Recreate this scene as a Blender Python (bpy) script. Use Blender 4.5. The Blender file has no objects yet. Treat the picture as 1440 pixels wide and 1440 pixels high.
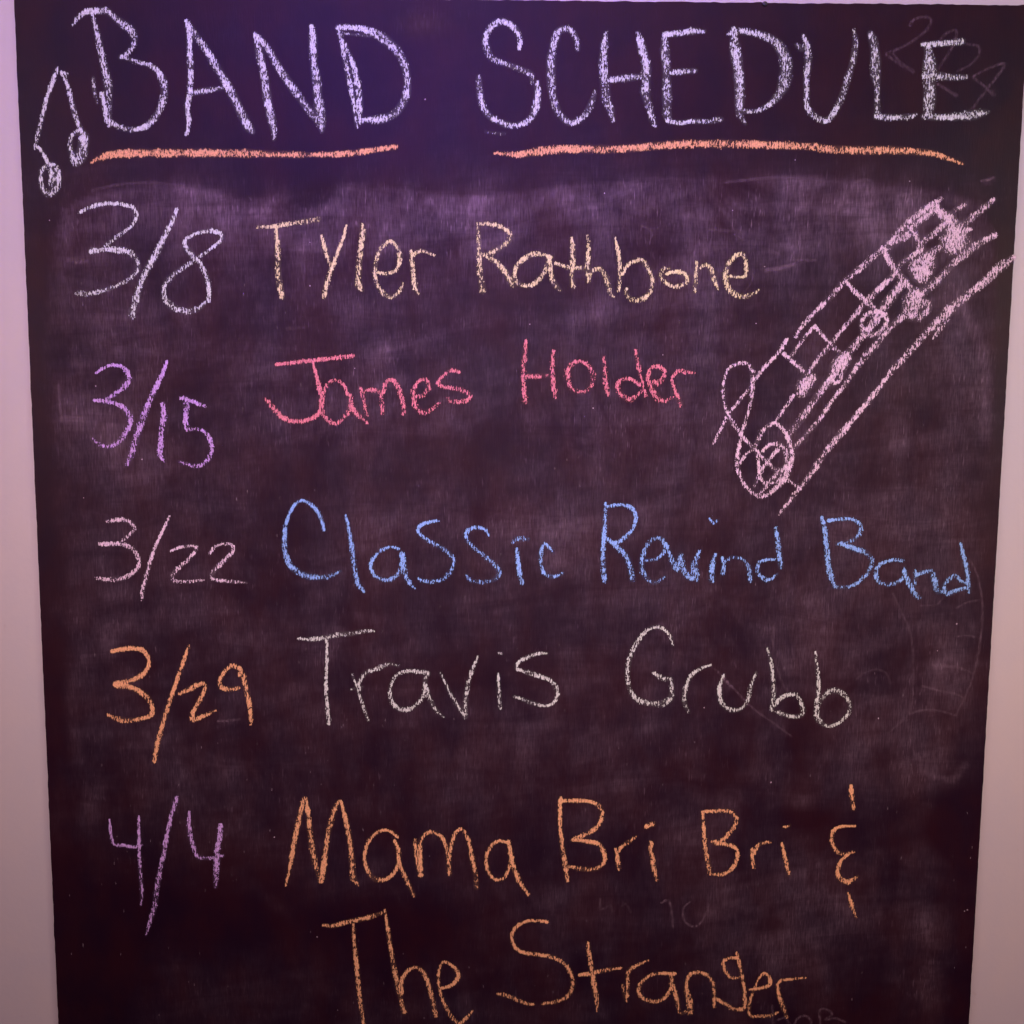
import bpy, math, random
import numpy as np
from mathutils import Vector, Matrix

random.seed(7)
rng = np.random.default_rng(7)
S = bpy.context.scene
COL = S.collection

# ------------------------------------------------------------------ camera
F_PX, HALF = 1247.0, 720.0                 # focal length / half size, in photo pixels
CAM = Vector((0.0, -1.12, 1.50))
PITCH, ROLL = math.radians(5.36), math.radians(0.42)
cam_d = bpy.data.cameras.new('camera')
cam = bpy.data.objects.new('camera', cam_d)
COL.objects.link(cam)
cam.location = CAM
R3 = Matrix.Rotation(math.pi/2 - PITCH, 3, 'X') @ Matrix.Rotation(ROLL, 3, 'Z')
cam.rotation_euler = R3.to_euler()
cam_d.sensor_width = 36.0
cam_d.lens = 36.0 * F_PX / (2*HALF)
cam_d.clip_start = 0.02
cam_d.clip_end = 60
S.camera = cam
S.render.resolution_x = S.render.resolution_y = 1024
S.view_settings.view_transform = 'Standard'
S.view_settings.look = 'None'
S.view_settings.exposure = -0.13
S.view_settings.gamma = 1.0

# ------------------------------------------------------------------ world + lamps
W = bpy.data.worlds.new('World'); S.world = W; W.use_nodes = True
W.node_tree.nodes['Background'].inputs[0].default_value = (0.50, 0.33, 0.42, 1)
W.node_tree.nodes['Background'].inputs[1].default_value = 0.10

def area(name, loc, target, size, energy, color, size_y=None):
    l = bpy.data.lights.new(name, 'AREA')
    l.shape = 'RECTANGLE'; l.size = size; l.size_y = size_y or size
    l.energy = energy; l.color = color
    o = bpy.data.objects.new(name, l); COL.objects.link(o)
    o.location = loc
    o.rotation_euler = (Vector(target) - Vector(loc)).to_track_quat('-Z', 'Y').to_euler()
    return o
area('stage_lamp',  (0.0, -1.5, 3.3), (0, 0, 1.9), 1.8, 39.0, (1.0, 0.61, 0.74), 0.6)
for loc, tgt, e, c in (((-1.7, -1.7, 2.5), (-0.75, 0, 1.90), 1.6, (0.72, 0.66, 0.70)),
                       ((1.7, -1.7, 2.0), (0.80, 0, 1.55), 2.45, (0.84, 1.0, 0.84)),
                       ((-1.7, -1.7, 1.7), (-0.70, 0, 1.45), 2.6, (1.0, 0.56, 0.58)),
                       ((1.7, -1.7, 1.5), (0.75, 0, 1.15), 2.7, (1.0, 0.40, 0.35))):
    area('side_fill', loc, tgt, 0.6, e, c).data.spread = math.radians(70)  # added fills, tints fitted to the wall tone either side of the board
area('front_fill', (0.0, -2.6, 1.75), (0, 0, 1.42), 0.5, 1.6, (1.0, 0.70, 0.80)).data.spread = math.radians(34)  # added fill, narrow beam to brighten the chalk in the middle
area('blue_lamp',  (-0.45, -2.5, 2.95), (-0.10, 0, 2.05), 0.8, 2.9, (0.16, 0.06, 1.0), 0.7).data.spread = math.radians(27)

# ------------------------------------------------------------------ node helpers
def mat(name):
    m = bpy.data.materials.new(name); m.use_nodes = True
    nt = m.node_tree
    return m, nt, nt.nodes['Principled BSDF'], nt.nodes['Material Output']
def nd(nt, t, **kw):
    n = nt.nodes.new(t)
    for k, v in kw.items():
        if k.startswith('i_'): n.inputs[k[2:]].default_value = v
        else: setattr(n, k, v)
    return n
def math_(nt, op, a, b=None, c=None, clamp=False):
    n = nt.nodes.new('ShaderNodeMath'); n.operation = op; n.use_clamp = clamp
    for i, v in enumerate((a, b, c)):
        if v is None: continue
        if isinstance(v, (int, float)): n.inputs[i].default_value = v
        else: nt.links.new(v, n.inputs[i])
    return n.outputs[0]
def maprange(nt, v, a, b, c=0.0, d=1.0, smooth=True):
    n = nt.nodes.new('ShaderNodeMapRange')
    n.interpolation_type = 'SMOOTHSTEP' if smooth else 'LINEAR'
    nt.links.new(v, n.inputs[0])
    for i, x in zip((1, 2, 3, 4), (a, b, c, d)): n.inputs[i].default_value = x
    return n.outputs[0]
def noise(nt, coord, scale_vec, detail=2.0, rough=0.5, offs=(0, 0, 0), dist=0.0):
    mp = nd(nt, 'ShaderNodeMapping'); nt.links.new(coord, mp.inputs[0])
    mp.inputs['Scale'].default_value = scale_vec; mp.inputs['Location'].default_value = offs
    n = nd(nt, 'ShaderNodeTexNoise'); n.inputs['Scale'].default_value = 1.0
    n.inputs['Detail'].default_value = detail; n.inputs['Roughness'].default_value = rough
    n.inputs['Distortion'].default_value = dist
    nt.links.new(mp.outputs[0], n.inputs['Vector'])
    return n.outputs['Fac']
def mixc(nt, fac, a, b, blend='MIX'):
    n = nt.nodes.new('ShaderNodeMix'); n.data_type = 'RGBA'; n.blend_type = blend
    for s, v in ((n.inputs[0], fac), (n.inputs[6], a), (n.inputs[7], b)):
        if isinstance(v, (int, float)): s.default_value = v
        elif isinstance(v, tuple): s.default_value = (*v, 1) if len(v) == 3 else v
        else: nt.links.new(v, s)
    return n.outputs[2]

# ------------------------------------------------------------------ pixel <-> board plane (y = 0)
def px2board(x, y):
    d = R3 @ Vector(((x-HALF)/F_PX, -(y-HALF)/F_PX, -1.0))
    t = -CAM.y / d.y
    return CAM.x + d.x*t, CAM.z + d.z*t
_q = np.array([[0, 0], [1440, 0], [1440, 1440], [0, 1440], [720, 720]], float)
def plane_np(P):
    P = np.asarray(P, float)
    d = np.stack([(P[..., 0]-HALF)/F_PX, -(P[..., 1]-HALF)/F_PX, -np.ones(P.shape[:-1])], -1) @ np.array(R3).T
    t = -CAM.y / d[..., 1]
    return np.stack([CAM.x + d[..., 0]*t, CAM.z + d[..., 2]*t], -1)
def to_px(XZ):
    XZ = np.asarray(XZ, float)
    v = np.stack([XZ[..., 0]-CAM.x, np.full(XZ.shape[:-1], -CAM.y), XZ[..., 1]-CAM.z], -1) @ np.array(R3)
    return np.stack([HALF + F_PX*v[..., 0]/-v[..., 2], HALF - F_PX*v[..., 1]/-v[..., 2]], -1)
PXM = 1.12 / F_PX                          # metres per photo pixel on the board, near enough

def mesh_obj(name, verts, faces, material, parent=None, attrs=None, smooth=False):
    me = bpy.data.meshes.new(name)
    me.from_pydata(verts, [], faces)
    if attrs:
        for k, v in attrs.items():
            a = me.attributes.new(k, 'FLOAT', 'POINT'); a.data.foreach_set('value', np.asarray(v, np.float32))
    me.materials.append(material)
    if smooth: me.polygons.foreach_set('use_smooth', [True]*len(me.polygons))
    o = bpy.data.objects.new(name, me); COL.objects.link(o)
    if parent: o.parent = parent
    return o

# ------------------------------------------------------------------ materials
def chalk_material(name, color, bright=1.0):
    m, nt, bsdf, out = mat(name)
    tc = nd(nt, 'ShaderNodeTexCoord').outputs['Object']
    at = nd(nt, 'ShaderNodeAttribute', attribute_name='dens').outputs['Fac']
    # tooth of the board: short upright fibres, plus a finer, rounder pit
    g1 = noise(nt, tc, (560, 1, 190), 1.5, 0.5)
    g2 = noise(nt, tc, (1000, 1, 480), 1.0, 0.5, (3, 0, 7))
    g3 = noise(nt, tc, (110, 1, 90), 1.0, 0.5, (9, 0, 2))
    g = math_(nt, 'ADD', math_(nt, 'MULTIPLY', g1, 0.62), math_(nt, 'MULTIPLY', g2, 0.38))
    g = math_(nt, 'ADD', g, math_(nt, 'MULTIPLY', math_(nt, 'SUBTRACT', g3, 0.5), 0.22))
    gn = maprange(nt, g, 0.33, 0.67, 0, 1, False)
    al = maprange(nt, math_(nt, 'SUBTRACT', at, gn), -0.02, 0.11)
    # dust lying round the grains
    haze = math_(nt, 'MULTIPLY', at, 0.16)
    al = math_(nt, 'MAXIMUM', al, haze)
    nt.links.new(al, bsdf.inputs['Alpha'])
    v = maprange(nt, g2, 0.3, 0.7, 0.52, 1.12, False)
    c = mixc(nt, 1.0, tuple(x*bright for x in color), v, 'MULTIPLY')
    nt.links.new(c, bsdf.inputs['Base Color'])
    bsdf.inputs['Roughness'].default_value = 1.0
    bsdf.inputs['Specular IOR Level'].default_value = 0.1
    return m
CH = {
 'white':  chalk_material('chalk_white',  (0.72, 0.80, 0.77)),
 'grey':   chalk_material('chalk_dusty_white', (0.70, 0.76, 0.70)),
 'cream':  chalk_material('chalk_cream',  (0.85, 0.78, 0.42)),
 'violet': chalk_material('chalk_violet', (0.62, 0.42, 0.82)),
 'pink':   chalk_material('chalk_pink',   (0.78, 0.27, 0.31)),
 'sax':    chalk_material('chalk_rose_white', (0.82, 0.66, 0.74)),
 'blush':  chalk_material('chalk_blush',  (0.84, 0.70, 0.80)),
 'blue':   chalk_material('chalk_blue',   (0.30, 0.55, 0.98)),
 'orange': chalk_material('chalk_orange', (0.87, 0.48, 0.24)),
}
def ghost_material():
    m, nt, bsdf, out = mat('rubbed_chalk')
    tc = nd(nt, 'ShaderNodeTexCoord').outputs['Object']
    at = nd(nt, 'ShaderNodeAttribute', attribute_name='dens').outputs['Fac']
    g = noise(nt, tc, (420, 1, 160), 2.0)
    al = math_(nt, 'MULTIPLY', at, maprange(nt, g, 0.35, 0.65, 0.02, 0.18, False))
    nt.links.new(al, bsdf.inputs['Alpha'])
    bsdf.inputs['Base Color'].default_value = (0.48, 0.34, 0.42, 1)
    bsdf.inputs['Roughness'].default_value = 1.0
    return m
GHOST = ghost_material()

def board_material():
    m, nt, bsdf, out = mat('blackboard_paint')
    tc = nd(nt, 'ShaderNodeTexCoord').outputs['Object']
    dust = nd(nt, 'ShaderNodeAttribute', attribute_name='dust').outputs['Fac']
    fib = noise(nt, tc, (560, 1, 60), 3.0, 0.6)
    fib2 = noise(nt, tc, (200, 1, 26), 2.0, 0.6, (5, 0, 1))
    cloud = noise(nt, tc, (9, 1, 7), 4.0, 0.6, (2, 0, 3), 0.6)
    cloud2 = noise(nt, tc, (28, 1, 13), 3.0, 0.6, (7, 0, 8), 0.4)
    red = noise(nt, tc, (14, 1, 9), 3.0, 0.6, (11, 0, 5))
    base = mixc(nt, maprange(nt, red, 0.32, 0.70), (0.0100, 0.0016, 0.0100), (0.0190, 0.0028, 0.0080))
    f = math_(nt, 'MULTIPLY', maprange(nt, fib, 0.32, 0.72, 0.5, 1.5, False), maprange(nt, cloud, 0.33, 0.67, 0.22, 1.75, False))
    f = math_(nt, 'MULTIPLY', f, maprange(nt, cloud2, 0.3, 0.7, 0.5, 1.5, False))
    f = math_(nt, 'MULTIPLY', f, maprange(nt, fib2, 0.3, 0.7, 0.85, 1.18, False))
    # sweeps of the cloth, mostly sideways
    mp = nd(nt, 'ShaderNodeMapping'); nt.links.new(tc, mp.inputs[0]); mp.inputs['Rotation'].default_value = (0, 0.30, 0)
    wipe = noise(nt, mp.outputs[0], (3.0, 1, 26), 4.0, 0.58, (4, 0, 6), 0.9)
    wipe2 = noise(nt, tc, (5, 1, 32), 4.0, 0.65, (8, 0, 1), 1.4)
    f = math_(nt, 'MULTIPLY', f, maprange(nt, wipe, 0.35, 0.66, 0.72, 1.32, False))
    f = math_(nt, 'MULTIPLY', f, maprange(nt, wipe2, 0.35, 0.66, 0.72, 1.30, False))
    # coarse fibres that hold more chalk than their neighbours
    spark = maprange(nt, noise(nt, tc, (430, 1, 60), 1.0, 0.5, (1, 0, 9)), 0.60, 0.76, 0.0, 1.9)
    f = math_(nt, 'ADD', f, math_(nt, 'MULTIPLY', spark, maprange(nt, cloud2, 0.4, 0.62)))
    d = math_(nt, 'MULTIPLY', dust, f)
    d = math_(nt, 'MULTIPLY', d, 0.058, clamp=True)
    col = mixc(nt, d, base, (0.52, 0.39, 0.50))
    nt.links.new(col, bsdf.inputs['Base Color'])
    r = maprange(nt, dust, 0.0, 1.2, 0.46, 0.64, False)
    nt.links.new(r, bsdf.inputs['Roughness'])
    bsdf.inputs['Specular IOR Level'].default_value = 0.12
    bm = nd(nt, 'ShaderNodeBump'); bm.inputs['Strength'].default_value = 0.25; bm.inputs['Distance'].default_value = 0.0006
    nt.links.new(noise(nt, tc, (600, 1, 60), 2.0), bm.inputs['Height'])
    nt.links.new(bm.outputs[0], bsdf.inputs['Normal'])
    return m
BOARD = board_material()

def wall_material():
    m, nt, bsdf, out = mat('white_wall_paint')
    tc = nd(nt, 'ShaderNodeTexCoord').outputs['Object']
    n1 = noise(nt, tc, (3, 1, 2.2), 7.0, 0.72)
    c = mixc(nt, maprange(nt, n1, 0.35, 0.65), (0.480, 0.470, 0.485), (0.525, 0.495, 0.475))
    sp = maprange(nt, noise(nt, tc, (60, 1, 45), 2.0, 0.6, (3, 0, 4)), 0.70, 0.78, 0, 0.40)
    c = mixc(nt, sp, c, (0.45, 0.38, 0.36))
    nt.links.new(c, bsdf.inputs['Base Color'])
    bsdf.inputs['Roughness'].default_value = 0.55
    bm = nd(nt, 'ShaderNodeBump'); bm.inputs['Strength'].default_value = 0.08; bm.inputs['Distance'].default_value = 0.002
    nt.links.new(noise(nt, tc, (150, 1, 150), 3.0, 0.55), bm.inputs['Height'])
    nt.links.new(bm.outputs[0], bsdf.inputs['Normal'])
    return m
WALLM = wall_material()

# ------------------------------------------------------------------ wall
TH = 0.009                                  # board thickness; its face is the plane y = 0
wv = [(-2.2, TH, 0.0), (2.2, TH, 0.0), (2.2, TH, 3.0), (-2.2, TH, 3.0),
      (-2.2, TH+0.1, 0.0), (2.2, TH+0.1, 0.0), (2.2, TH+0.1, 3.0), (-2.2, TH+0.1, 3.0)]
wall = mesh_obj('wall', wv, [(0, 1, 2, 3), (5, 4, 7, 6), (4, 0, 3, 7), (1, 5, 6, 2), (3, 2, 6, 7), (4, 5, 1, 0)], WALLM)
wall['kind'] = 'structure'

# ------------------------------------------------------------------ chalkboard
top_l, top_r = px2board(19.5, -7), px2board(1446.5, 7.5)
bot_l, bot_r = px2board(82, 1440), px2board(1362.5, 1440)
ext = 0.16                                   # the board runs on below the picture
def lerp(a, b, t): return tuple(a[i]+(b[i]-a[i])*t for i in range(2))
hh = top_l[1]-bot_l[1]
bl, br = lerp(top_l, bot_l, 1+ext/hh), lerp(top_r, bot_r, 1+ext/hh)

board = bpy.data.objects.new('chalkboard', None); COL.objects.link(board)
board.empty_display_size = 0.1
ORG = Vector(((bl[0]+br[0])/2, 0, bl[1]))
board.location = ORG
board['label'] = 'large black chalkboard with a handwritten band schedule in coloured chalk on a white wall'
board['category'] = 'chalkboard'

# dust field, laid out on the board
def smooth(t): t = np.clip(t, 0, 1); return t*t*(3-2*t)
ZONE = np.array([(66, 420), (72, 340), (86, 298), (120, 277), (180, 265), (250, 262), (300, 268), (345, 284), (400, 272),
 (470, 260), (560, 262), (640, 276), (720, 270), (800, 260), (900, 252), (1000, 247), (1090, 246), (1180, 252),
 (1260, 264), (1320, 268), (1380, 285), (1402, 330), (1400, 520), (1392, 700), (1380, 850), (1366, 980), (1352, 1060), (1330, 1090),
 (1318, 1120), (1322, 1165), (1340, 1260), (1335, 1500), (110, 1500), (104, 1300), (110, 1150), (96, 1000), (88, 860), (74, 700), (70, 560)], float)
def dist_poly(P, poly, closed=True):
    d = np.full(len(P), 1e9)
    n = len(poly)
    for i in range(n if closed else n-1):
        a, b = poly[i], poly[(i+1) % n]; ab = b-a
        t = np.clip(((P-a) @ ab)/(ab @ ab), 0, 1)
        d = np.minimum(d, np.hypot(*(P-a-t[:, None]*ab).T))
    return d
def inside(P, poly):
    x, y = P.T; c = np.zeros(len(P), bool); n = len(poly)
    for i in range(n):
        (x1, y1), (x2, y2) = poly[i], poly[(i+1) % n]
        if y1 == y2: continue
        c ^= ((y1 > y) != (y2 > y)) & (x < (x2-x1)*(y-y1)/(y2-y1)+x1)
    return c
def dust_field(P):
    x, y = P.T
    sd = dist_poly(P, ZONE); sd = np.where(inside(P, ZONE), sd, -sd)
    soft = np.where(y < 330, 8, np.where((x > 1330) & (y < 700), 14, 34))
    z = smooth((sd+soft*0.35)/soft)
    d = 0.05 + z*(0.42 - 0.22*smooth((y-850)/300))
    d += z*0.48*np.exp(-((np.maximum(sd, 0)-16)/46)**2)*(y < 460)*(x > 70)*np.exp(-((y-300)/75)**2)
    # clouds of rubbed chalk: x, y, rx, ry, amount
    for bx, by, rx, ry, a in [(210, 300, 170, 60, .45), (560, 300, 170, 45, .75), (430, 330, 110, 40, .4), (900, 300, 300, 70, .55),
        (1080, 330, 170, 70, .35), (1290, 285, 120, 40, .5), (940, 480, 90, 60, .55), (500, 540, 60, 40, .45), (870, 590, 130, 45, .4),
        (1340, 480, 45, 80, .6), (1345, 600, 40, 90, .3), (170, 600, 60, 90, .25), (95, 560, 26, 60, .35), (400, 590, 120, 50, .35),
        (1270, 730, 110, 60, .5), (1330, 930, 60, 120, .5), (1240, 990, 70, 60, .45), (1290, 1080, 40, 45, .7), (1050, 900, 150, 50, .45),
        (720, 730, 160, 40, .35), (450, 900, 60, 50, .3), (300, 900, 160, 40, .3), (680, 1100, 250, 50, .25), (950, 1130, 120, 60, .35),
        (1150, 1260, 140, 70, .45), (1060, 1330, 120, 50, .4), (260, 1130, 160, 60, .25), (1300, 1330, 40, 90, .35), (820, 1330, 120, 60, .2),
        (190, 470, 60, 120, .35), (1000, 620, 200, 60, .25), (600, 25, 60, 25, .25), (595, 35, 30, 14, .6), (1200, 1090, 120, 40, .3), (1300, 610, 60, 30, .45), (1350, 560, 30, 30, .4), (1320, 650, 70, 25, .4), (1110, 300, 100, 40, .3)]:
        d += a*np.exp(-((x-bx)/rx)**2-((y-by)/ry)**2)
    # darker, cleaner patches
    for bx, by, rx, ry, a in [(720, 430, 90, 30, .4), (420, 650, 130, 40, .25), (220, 560, 60, 50, .2), (560, 840, 200, 35, .3),
        (1130, 1150, 60, 25, .4), (1345, 1160, 40, 40, .6), (260, 1290, 200, 60, .3), (560, 1310, 120, 70, .25), (130, 1400, 60, 120, .4)]:
        d -= a*np.exp(-((x-bx)/rx)**2-((y-by)/ry)**2)
    # one-sided edges left by the cloth: polyline, width, amount
    for pts, w, a in [([(470, 545), (520, 505), (580, 478), (660, 458), (740, 448)], 16, .55), ([(780, 470), (850, 430), (920, 402), (1010, 380)], 16, .45),
        ([(95, 300), (130, 279), (190, 267), (260, 265), (300, 272), (345, 286)], 7, .55), ([(400, 276), (470, 264), (560, 266), (640, 280)], 9, .4), ([(1000, 254), (1085, 251), (1180, 256), (1260, 268), (1340, 276)], 8, .6), ([(1350, 425), (1375, 470), (1388, 540), (1385, 620)], 8, .7),
        ([(345, 300), (450, 292), (560, 288)], 10, .4), ([(85, 540), (85, 590), (120, 590)], 4, .4), ([(850, 272), (870, 270)], 3, .9),
        ([(1385, 258), (1395, 252)], 3, 1.5), ([(700, 340), (560, 350), (400, 345)], 14, .3), ([(880, 590), (1000, 570), (1100, 600)], 12, .25),
        ([(100, 980), (112, 1060), (125, 1130)], 10, .25), ([(85, 860), (150, 885), (240, 880)], 14, .25), ([(1295, 1085), (1340, 1098), (1358, 1075)], 4, .9),
        ([(1300, 1290), (1312, 1340), (1290, 1400)], 10, .3), ([(560, 740), (640, 730), (760, 745)], 14, .25)]:
        q = dist_poly(P, np.array(pts, float), False)
        d += a*np.exp(-(q/w)**2)
    # overlapping arcs of the eraser, each with one sharper edge
    g = np.random.default_rng(21)
    for k in range(70):
        cx, cy = g.uniform(60, 1380), g.uniform(250, 1440); rad = g.uniform(160, 620)
        a0 = g.uniform(-2.6, -0.5); ox, oy = cx-rad*math.cos(a0), cy-rad*math.sin(a0)
        rr = np.hypot(x-ox, y-oy)-rad; an = np.arctan2(y-oy, x-ox)-a0
        an = (an+np.pi) % (2*np.pi)-np.pi
        w1, w2 = g.uniform(3, 8), g.uniform(18, 60)
        prof = np.where(rr > 0, np.exp(-(rr/w1)**2), np.exp(-(-rr/w2)**1.3))
        top = np.exp(-(cy-250)/900)
        d += z*g.uniform(-0.16, 0.34)*top*prof*np.exp(-(an*rad/g.uniform(70, 200))**4)
    # small rubs and finger smears
    for k in range(90):
        cx, cy = g.uniform(80, 1380), g.uniform(270, 1440); th = g.normal(0, 0.7)
        u = (x-cx)*math.cos(th)+(y-cy)*math.sin(th); v = -(x-cx)*math.sin(th)+(y-cy)*math.cos(th)
        d += z*g.uniform(-0.12, 0.30)*np.exp(-(u/g.uniform(12, 60))**2-(v/g.uniform(4, 14))**2)
    # colour and dust dragged out under the writing
    for lx0, lx1, ly in [(100, 300, 440), (370, 1060, 420), (130, 300, 660), (380, 970, 600), (130, 340, 845), (400, 800, 830), (840, 1360, 840), (150, 350, 1020), (430, 790, 1005), (880, 1190, 1020), (410, 1110, 1250), (470, 1110, 1420)]:
        d += z*0.10*np.exp(-((y-ly)/26)**2)*smooth((x-lx0)/30)*smooth((lx1-x)/30)
    return np.clip(d, 0.03, 2.4)

NX, NZ = 280, 310
us, vs = np.linspace(0, 1, NX+1), np.linspace(0, 1, NZ+1)
U, V = np.meshgrid(us, vs)
TL, TR, BL, BR = map(np.array, (top_l, top_r, bl, br))
G = ((1-U)*(1-V))[..., None]*TL + (U*(1-V))[..., None]*TR + ((1-U)*V)[..., None]*BL + (U*V)[..., None]*BR
# hand-painted, slightly ragged edges
def rag(n, amp):
    r = rng.normal(0, 1, n); k = np.array([.2, .6, .2]); return np.convolve(r, k, 'same')*amp
G[:, 0, 0] += rag(NZ+1, 0.00030); G[:, -1, 0] += rag(NZ+1, 0.00025); G[0, :, 1] += rag(NX+1, 0.0005)
Pf = G.reshape(-1, 2)
dust = dust_field(to_px(Pf))
verts = [(x-ORG.x, 0.0, z-ORG.z) for x, z in Pf]
faces = []
for j in range(NZ):
    for i in range(NX):
        a = j*(NX+1)+i
        faces.append((a, a+NX+1, a+NX+2, a+1))
# rim back to the wall
loop = [i for i in range(NX+1)] + [j*(NX+1)+NX for j in range(1, NZ+1)] + [NZ*(NX+1)+i for i in range(NX-1, -1, -1)] + [j*(NX+1) for j in range(NZ-1, 0, -1)]
b0 = len(verts)
for k in loop: verts.append((verts[k][0], TH-0.0004, verts[k][2]))
dust = np.concatenate([dust, np.full(len(loop), 0.03)])
L = len(loop)
for k in range(L): faces.append((loop[k], loop[(k+1) % L], b0+(k+1) % L, b0+k))
mesh_obj('panel', verts, faces, BOARD, board, {'dust': dust})

# nail in the top edge
m_n, nt, bs, _ = mat('black_nail'); bs.inputs['Base Color'].default_value = (0.006, 0.005, 0.006, 1); bs.inputs['Roughness'].default_value = 0.5
nx_, nz_ = px2board(1075.5, 5.5)
nv, nf = [], []
rings = [(0.0026, 0.0), (0.0028, -0.0007), (0.0024, -0.0013), (0.0012, -0.0016)]
for r, yy in rings:
    for k in range(14):
        a = 2*math.pi*k/14; nv.append((nx_-ORG.x+r*math.cos(a)*1.15, yy, nz_-ORG.z+r*math.sin(a)))
for q in range(3):
    for k in range(14): nf.append((q*14+k, q*14+(k+1) % 14, (q+1)*14+(k+1) % 14, (q+1)*14+k))
nf.append(tuple(range(42, 56)))
mesh_obj('nail', nv, nf, m_n, board)

# ------------------------------------------------------------------ chalk marks
def parse(s):
    out = []
    for tok in s.split():
        v = [float(q) for q in tok.split(',')]
        out.append(v)
    return np.array(out)
def spline(P, step):
    # Catmull-Rom through the points (x, y, w)
    if len(P) == 2:
        n = max(2, int(np.hypot(*(P[1, :2]-P[0, :2]))/step))
        t = np.linspace(0, 1, n)[:, None]; return P[0]*(1-t)+P[1]*t
    Q = np.vstack([2*P[0]-P[1], P, 2*P[-1]-P[-2]])
    out = []
    for i in range(1, len(Q)-2):
        p0, p1, p2, p3 = Q[i-1], Q[i], Q[i+1], Q[i+2]
        n = max(2, int(np.hypot(*(p2[:2]-p1[:2]))/step))
        t = np.linspace(0, 1, n, endpoint=False)[:, None]
        c = 0.5*((2*p1)+(-p0+p2)*t+(2*p0-5*p1+4*p2-p3)*t**2+(-p0+3*p1-3*p2+p3)*t**3)
        c[:, 2] = (p1[2]*(1-t)+p2[2]*t)[:, 0]
        out.append(c)
    out.append(P[-1:])
    return np.vstack(out)

CNT = [0]
WMUL = 1.0
def mark(name, label, material, strokes, frame, ghost=False, kind=None):
    """strokes: list of (text, pressure); frame: (x0, y0, scale) of the tracing."""
    CNT[0] += 1
    samples = []
    for st in strokes:
        if len(st) == 3: txt, pr, fr = st
        else: (txt, pr), fr = st, frame
        x0, y0, sc = fr
        P = parse(txt)
        if P.shape[1] == 2: P = np.hstack([P, np.full((len(P), 1), 9.0)])
        P = P / np.array([sc, sc, sc]) + np.array([x0, y0, 0])
        C = spline(P, 0.9)
        n = len(C)
        # hand tremor and uneven pressure along the stroke
        wob = np.interp(np.arange(n), np.arange(0, n+9, 9), rng.normal(0, 1, len(np.arange(0, n+9, 9))))
        prs = np.interp(np.arange(n), np.arange(0, n+14, 14), rng.normal(0, 1, len(np.arange(0, n+14, 14))))
        C[:, 2] *= 1 + 0.10*wob
        prv = (pr*0.94 if pr < 0.8 else pr*0.93)*(1 + 0.15*prs)
        prv = prv*np.interp(np.arange(n), [0, 5, n*0.5, n-1], [1.22, 1.10, 0.98, 0.84])
        XZ = plane_np(C[:, :2])
        for (X, Z), w, p in zip(XZ, C[:, 2], prv):
            samples.append((X, Z, max(w*0.5*WMUL+1.2, 2.0)*PXM, p))
    samples = np.array(samples)
    cell = 1.35*PXM
    x0 = samples[:, 0].min()-0.02; z0 = samples[:, 1].min()-0.02
    nx = int((samples[:, 0].max()+0.02-x0)/cell)+2; nz = int((samples[:, 1].max()+0.02-z0)/cell)+2
    D = np.zeros((nz, nx))
    for X, Z, hw, p in samples:
        i0, i1 = int((X-hw-x0)/cell), int((X+hw-x0)/cell)+2
        j0, j1 = int((Z-hw-z0)/cell), int((Z+hw-z0)/cell)+2
        gx = x0+np.arange(i0, i1)*cell-X; gz = z0+np.arange(j0, j1)*cell-Z
        r = np.sqrt(gx[None, :]**2+gz[:, None]**2)/hw
        v = np.clip(1-r**2.6, 0, 1)*p
        D[j0:j1, i0:i1] = np.maximum(D[j0:j1, i0:i1], v)
    keep = (D[:-1, :-1] > 0) | (D[1:, :-1] > 0) | (D[:-1, 1:] > 0) | (D[1:, 1:] > 0)
    idx = -np.ones((nz, nx), int); vs_, ds, fs = [], [], []
    yy = -(0.00020 + 0.000004*CNT[0]) if not ghost else -0.00008 - 0.000002*CNT[0]*0.2
    js, is_ = np.nonzero(keep)
    def vid(j, i):
        if idx[j, i] < 0:
            idx[j, i] = len(vs_); vs_.append((x0+i*cell-ORG.x, yy, z0+j*cell-ORG.z)); ds.append(D[j, i])
        return idx[j, i]
    for j, i in zip(js, is_):
        fs.append((vid(j, i), vid(j, i+1), vid(j+1, i+1), vid(j+1, i)))
    o = mesh_obj(name, vs_, fs, material, board, {'dens': ds})
    if label: o['label'] = label
    if kind: o['kind'] = kind
    return o

COLN = {'white': 'white', 'grey': 'white', 'cream': 'cream', 'violet': 'violet', 'pink': 'pink', 'blush': 'pale pink', 'blue': 'blue', 'orange': 'orange'}
def letter(ch, col, where, frame, *strokes, p=0.66, name=None):
    if name is None:
        name = 'chalk_digit' if ch.isdigit() else 'chalk_slash' if ch == '/' else 'chalk_ampersand' if ch == '&' else 'chalk_letter'
    word = ('digit %s' % ch) if ch.isdigit() else 'slash' if ch == '/' else 'ampersand' if ch == '&' else ('capital letter %s' % ch if ch.isupper() else 'small letter %s' % ch)
    ss = []
    for s in strokes:
        if isinstance(s, tuple): ss.append(s)
        else: ss.append((s, p))
    return mark(name, '%s chalk %s %s' % (COLN[col], word, where), CH[col], ss, frame)

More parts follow.
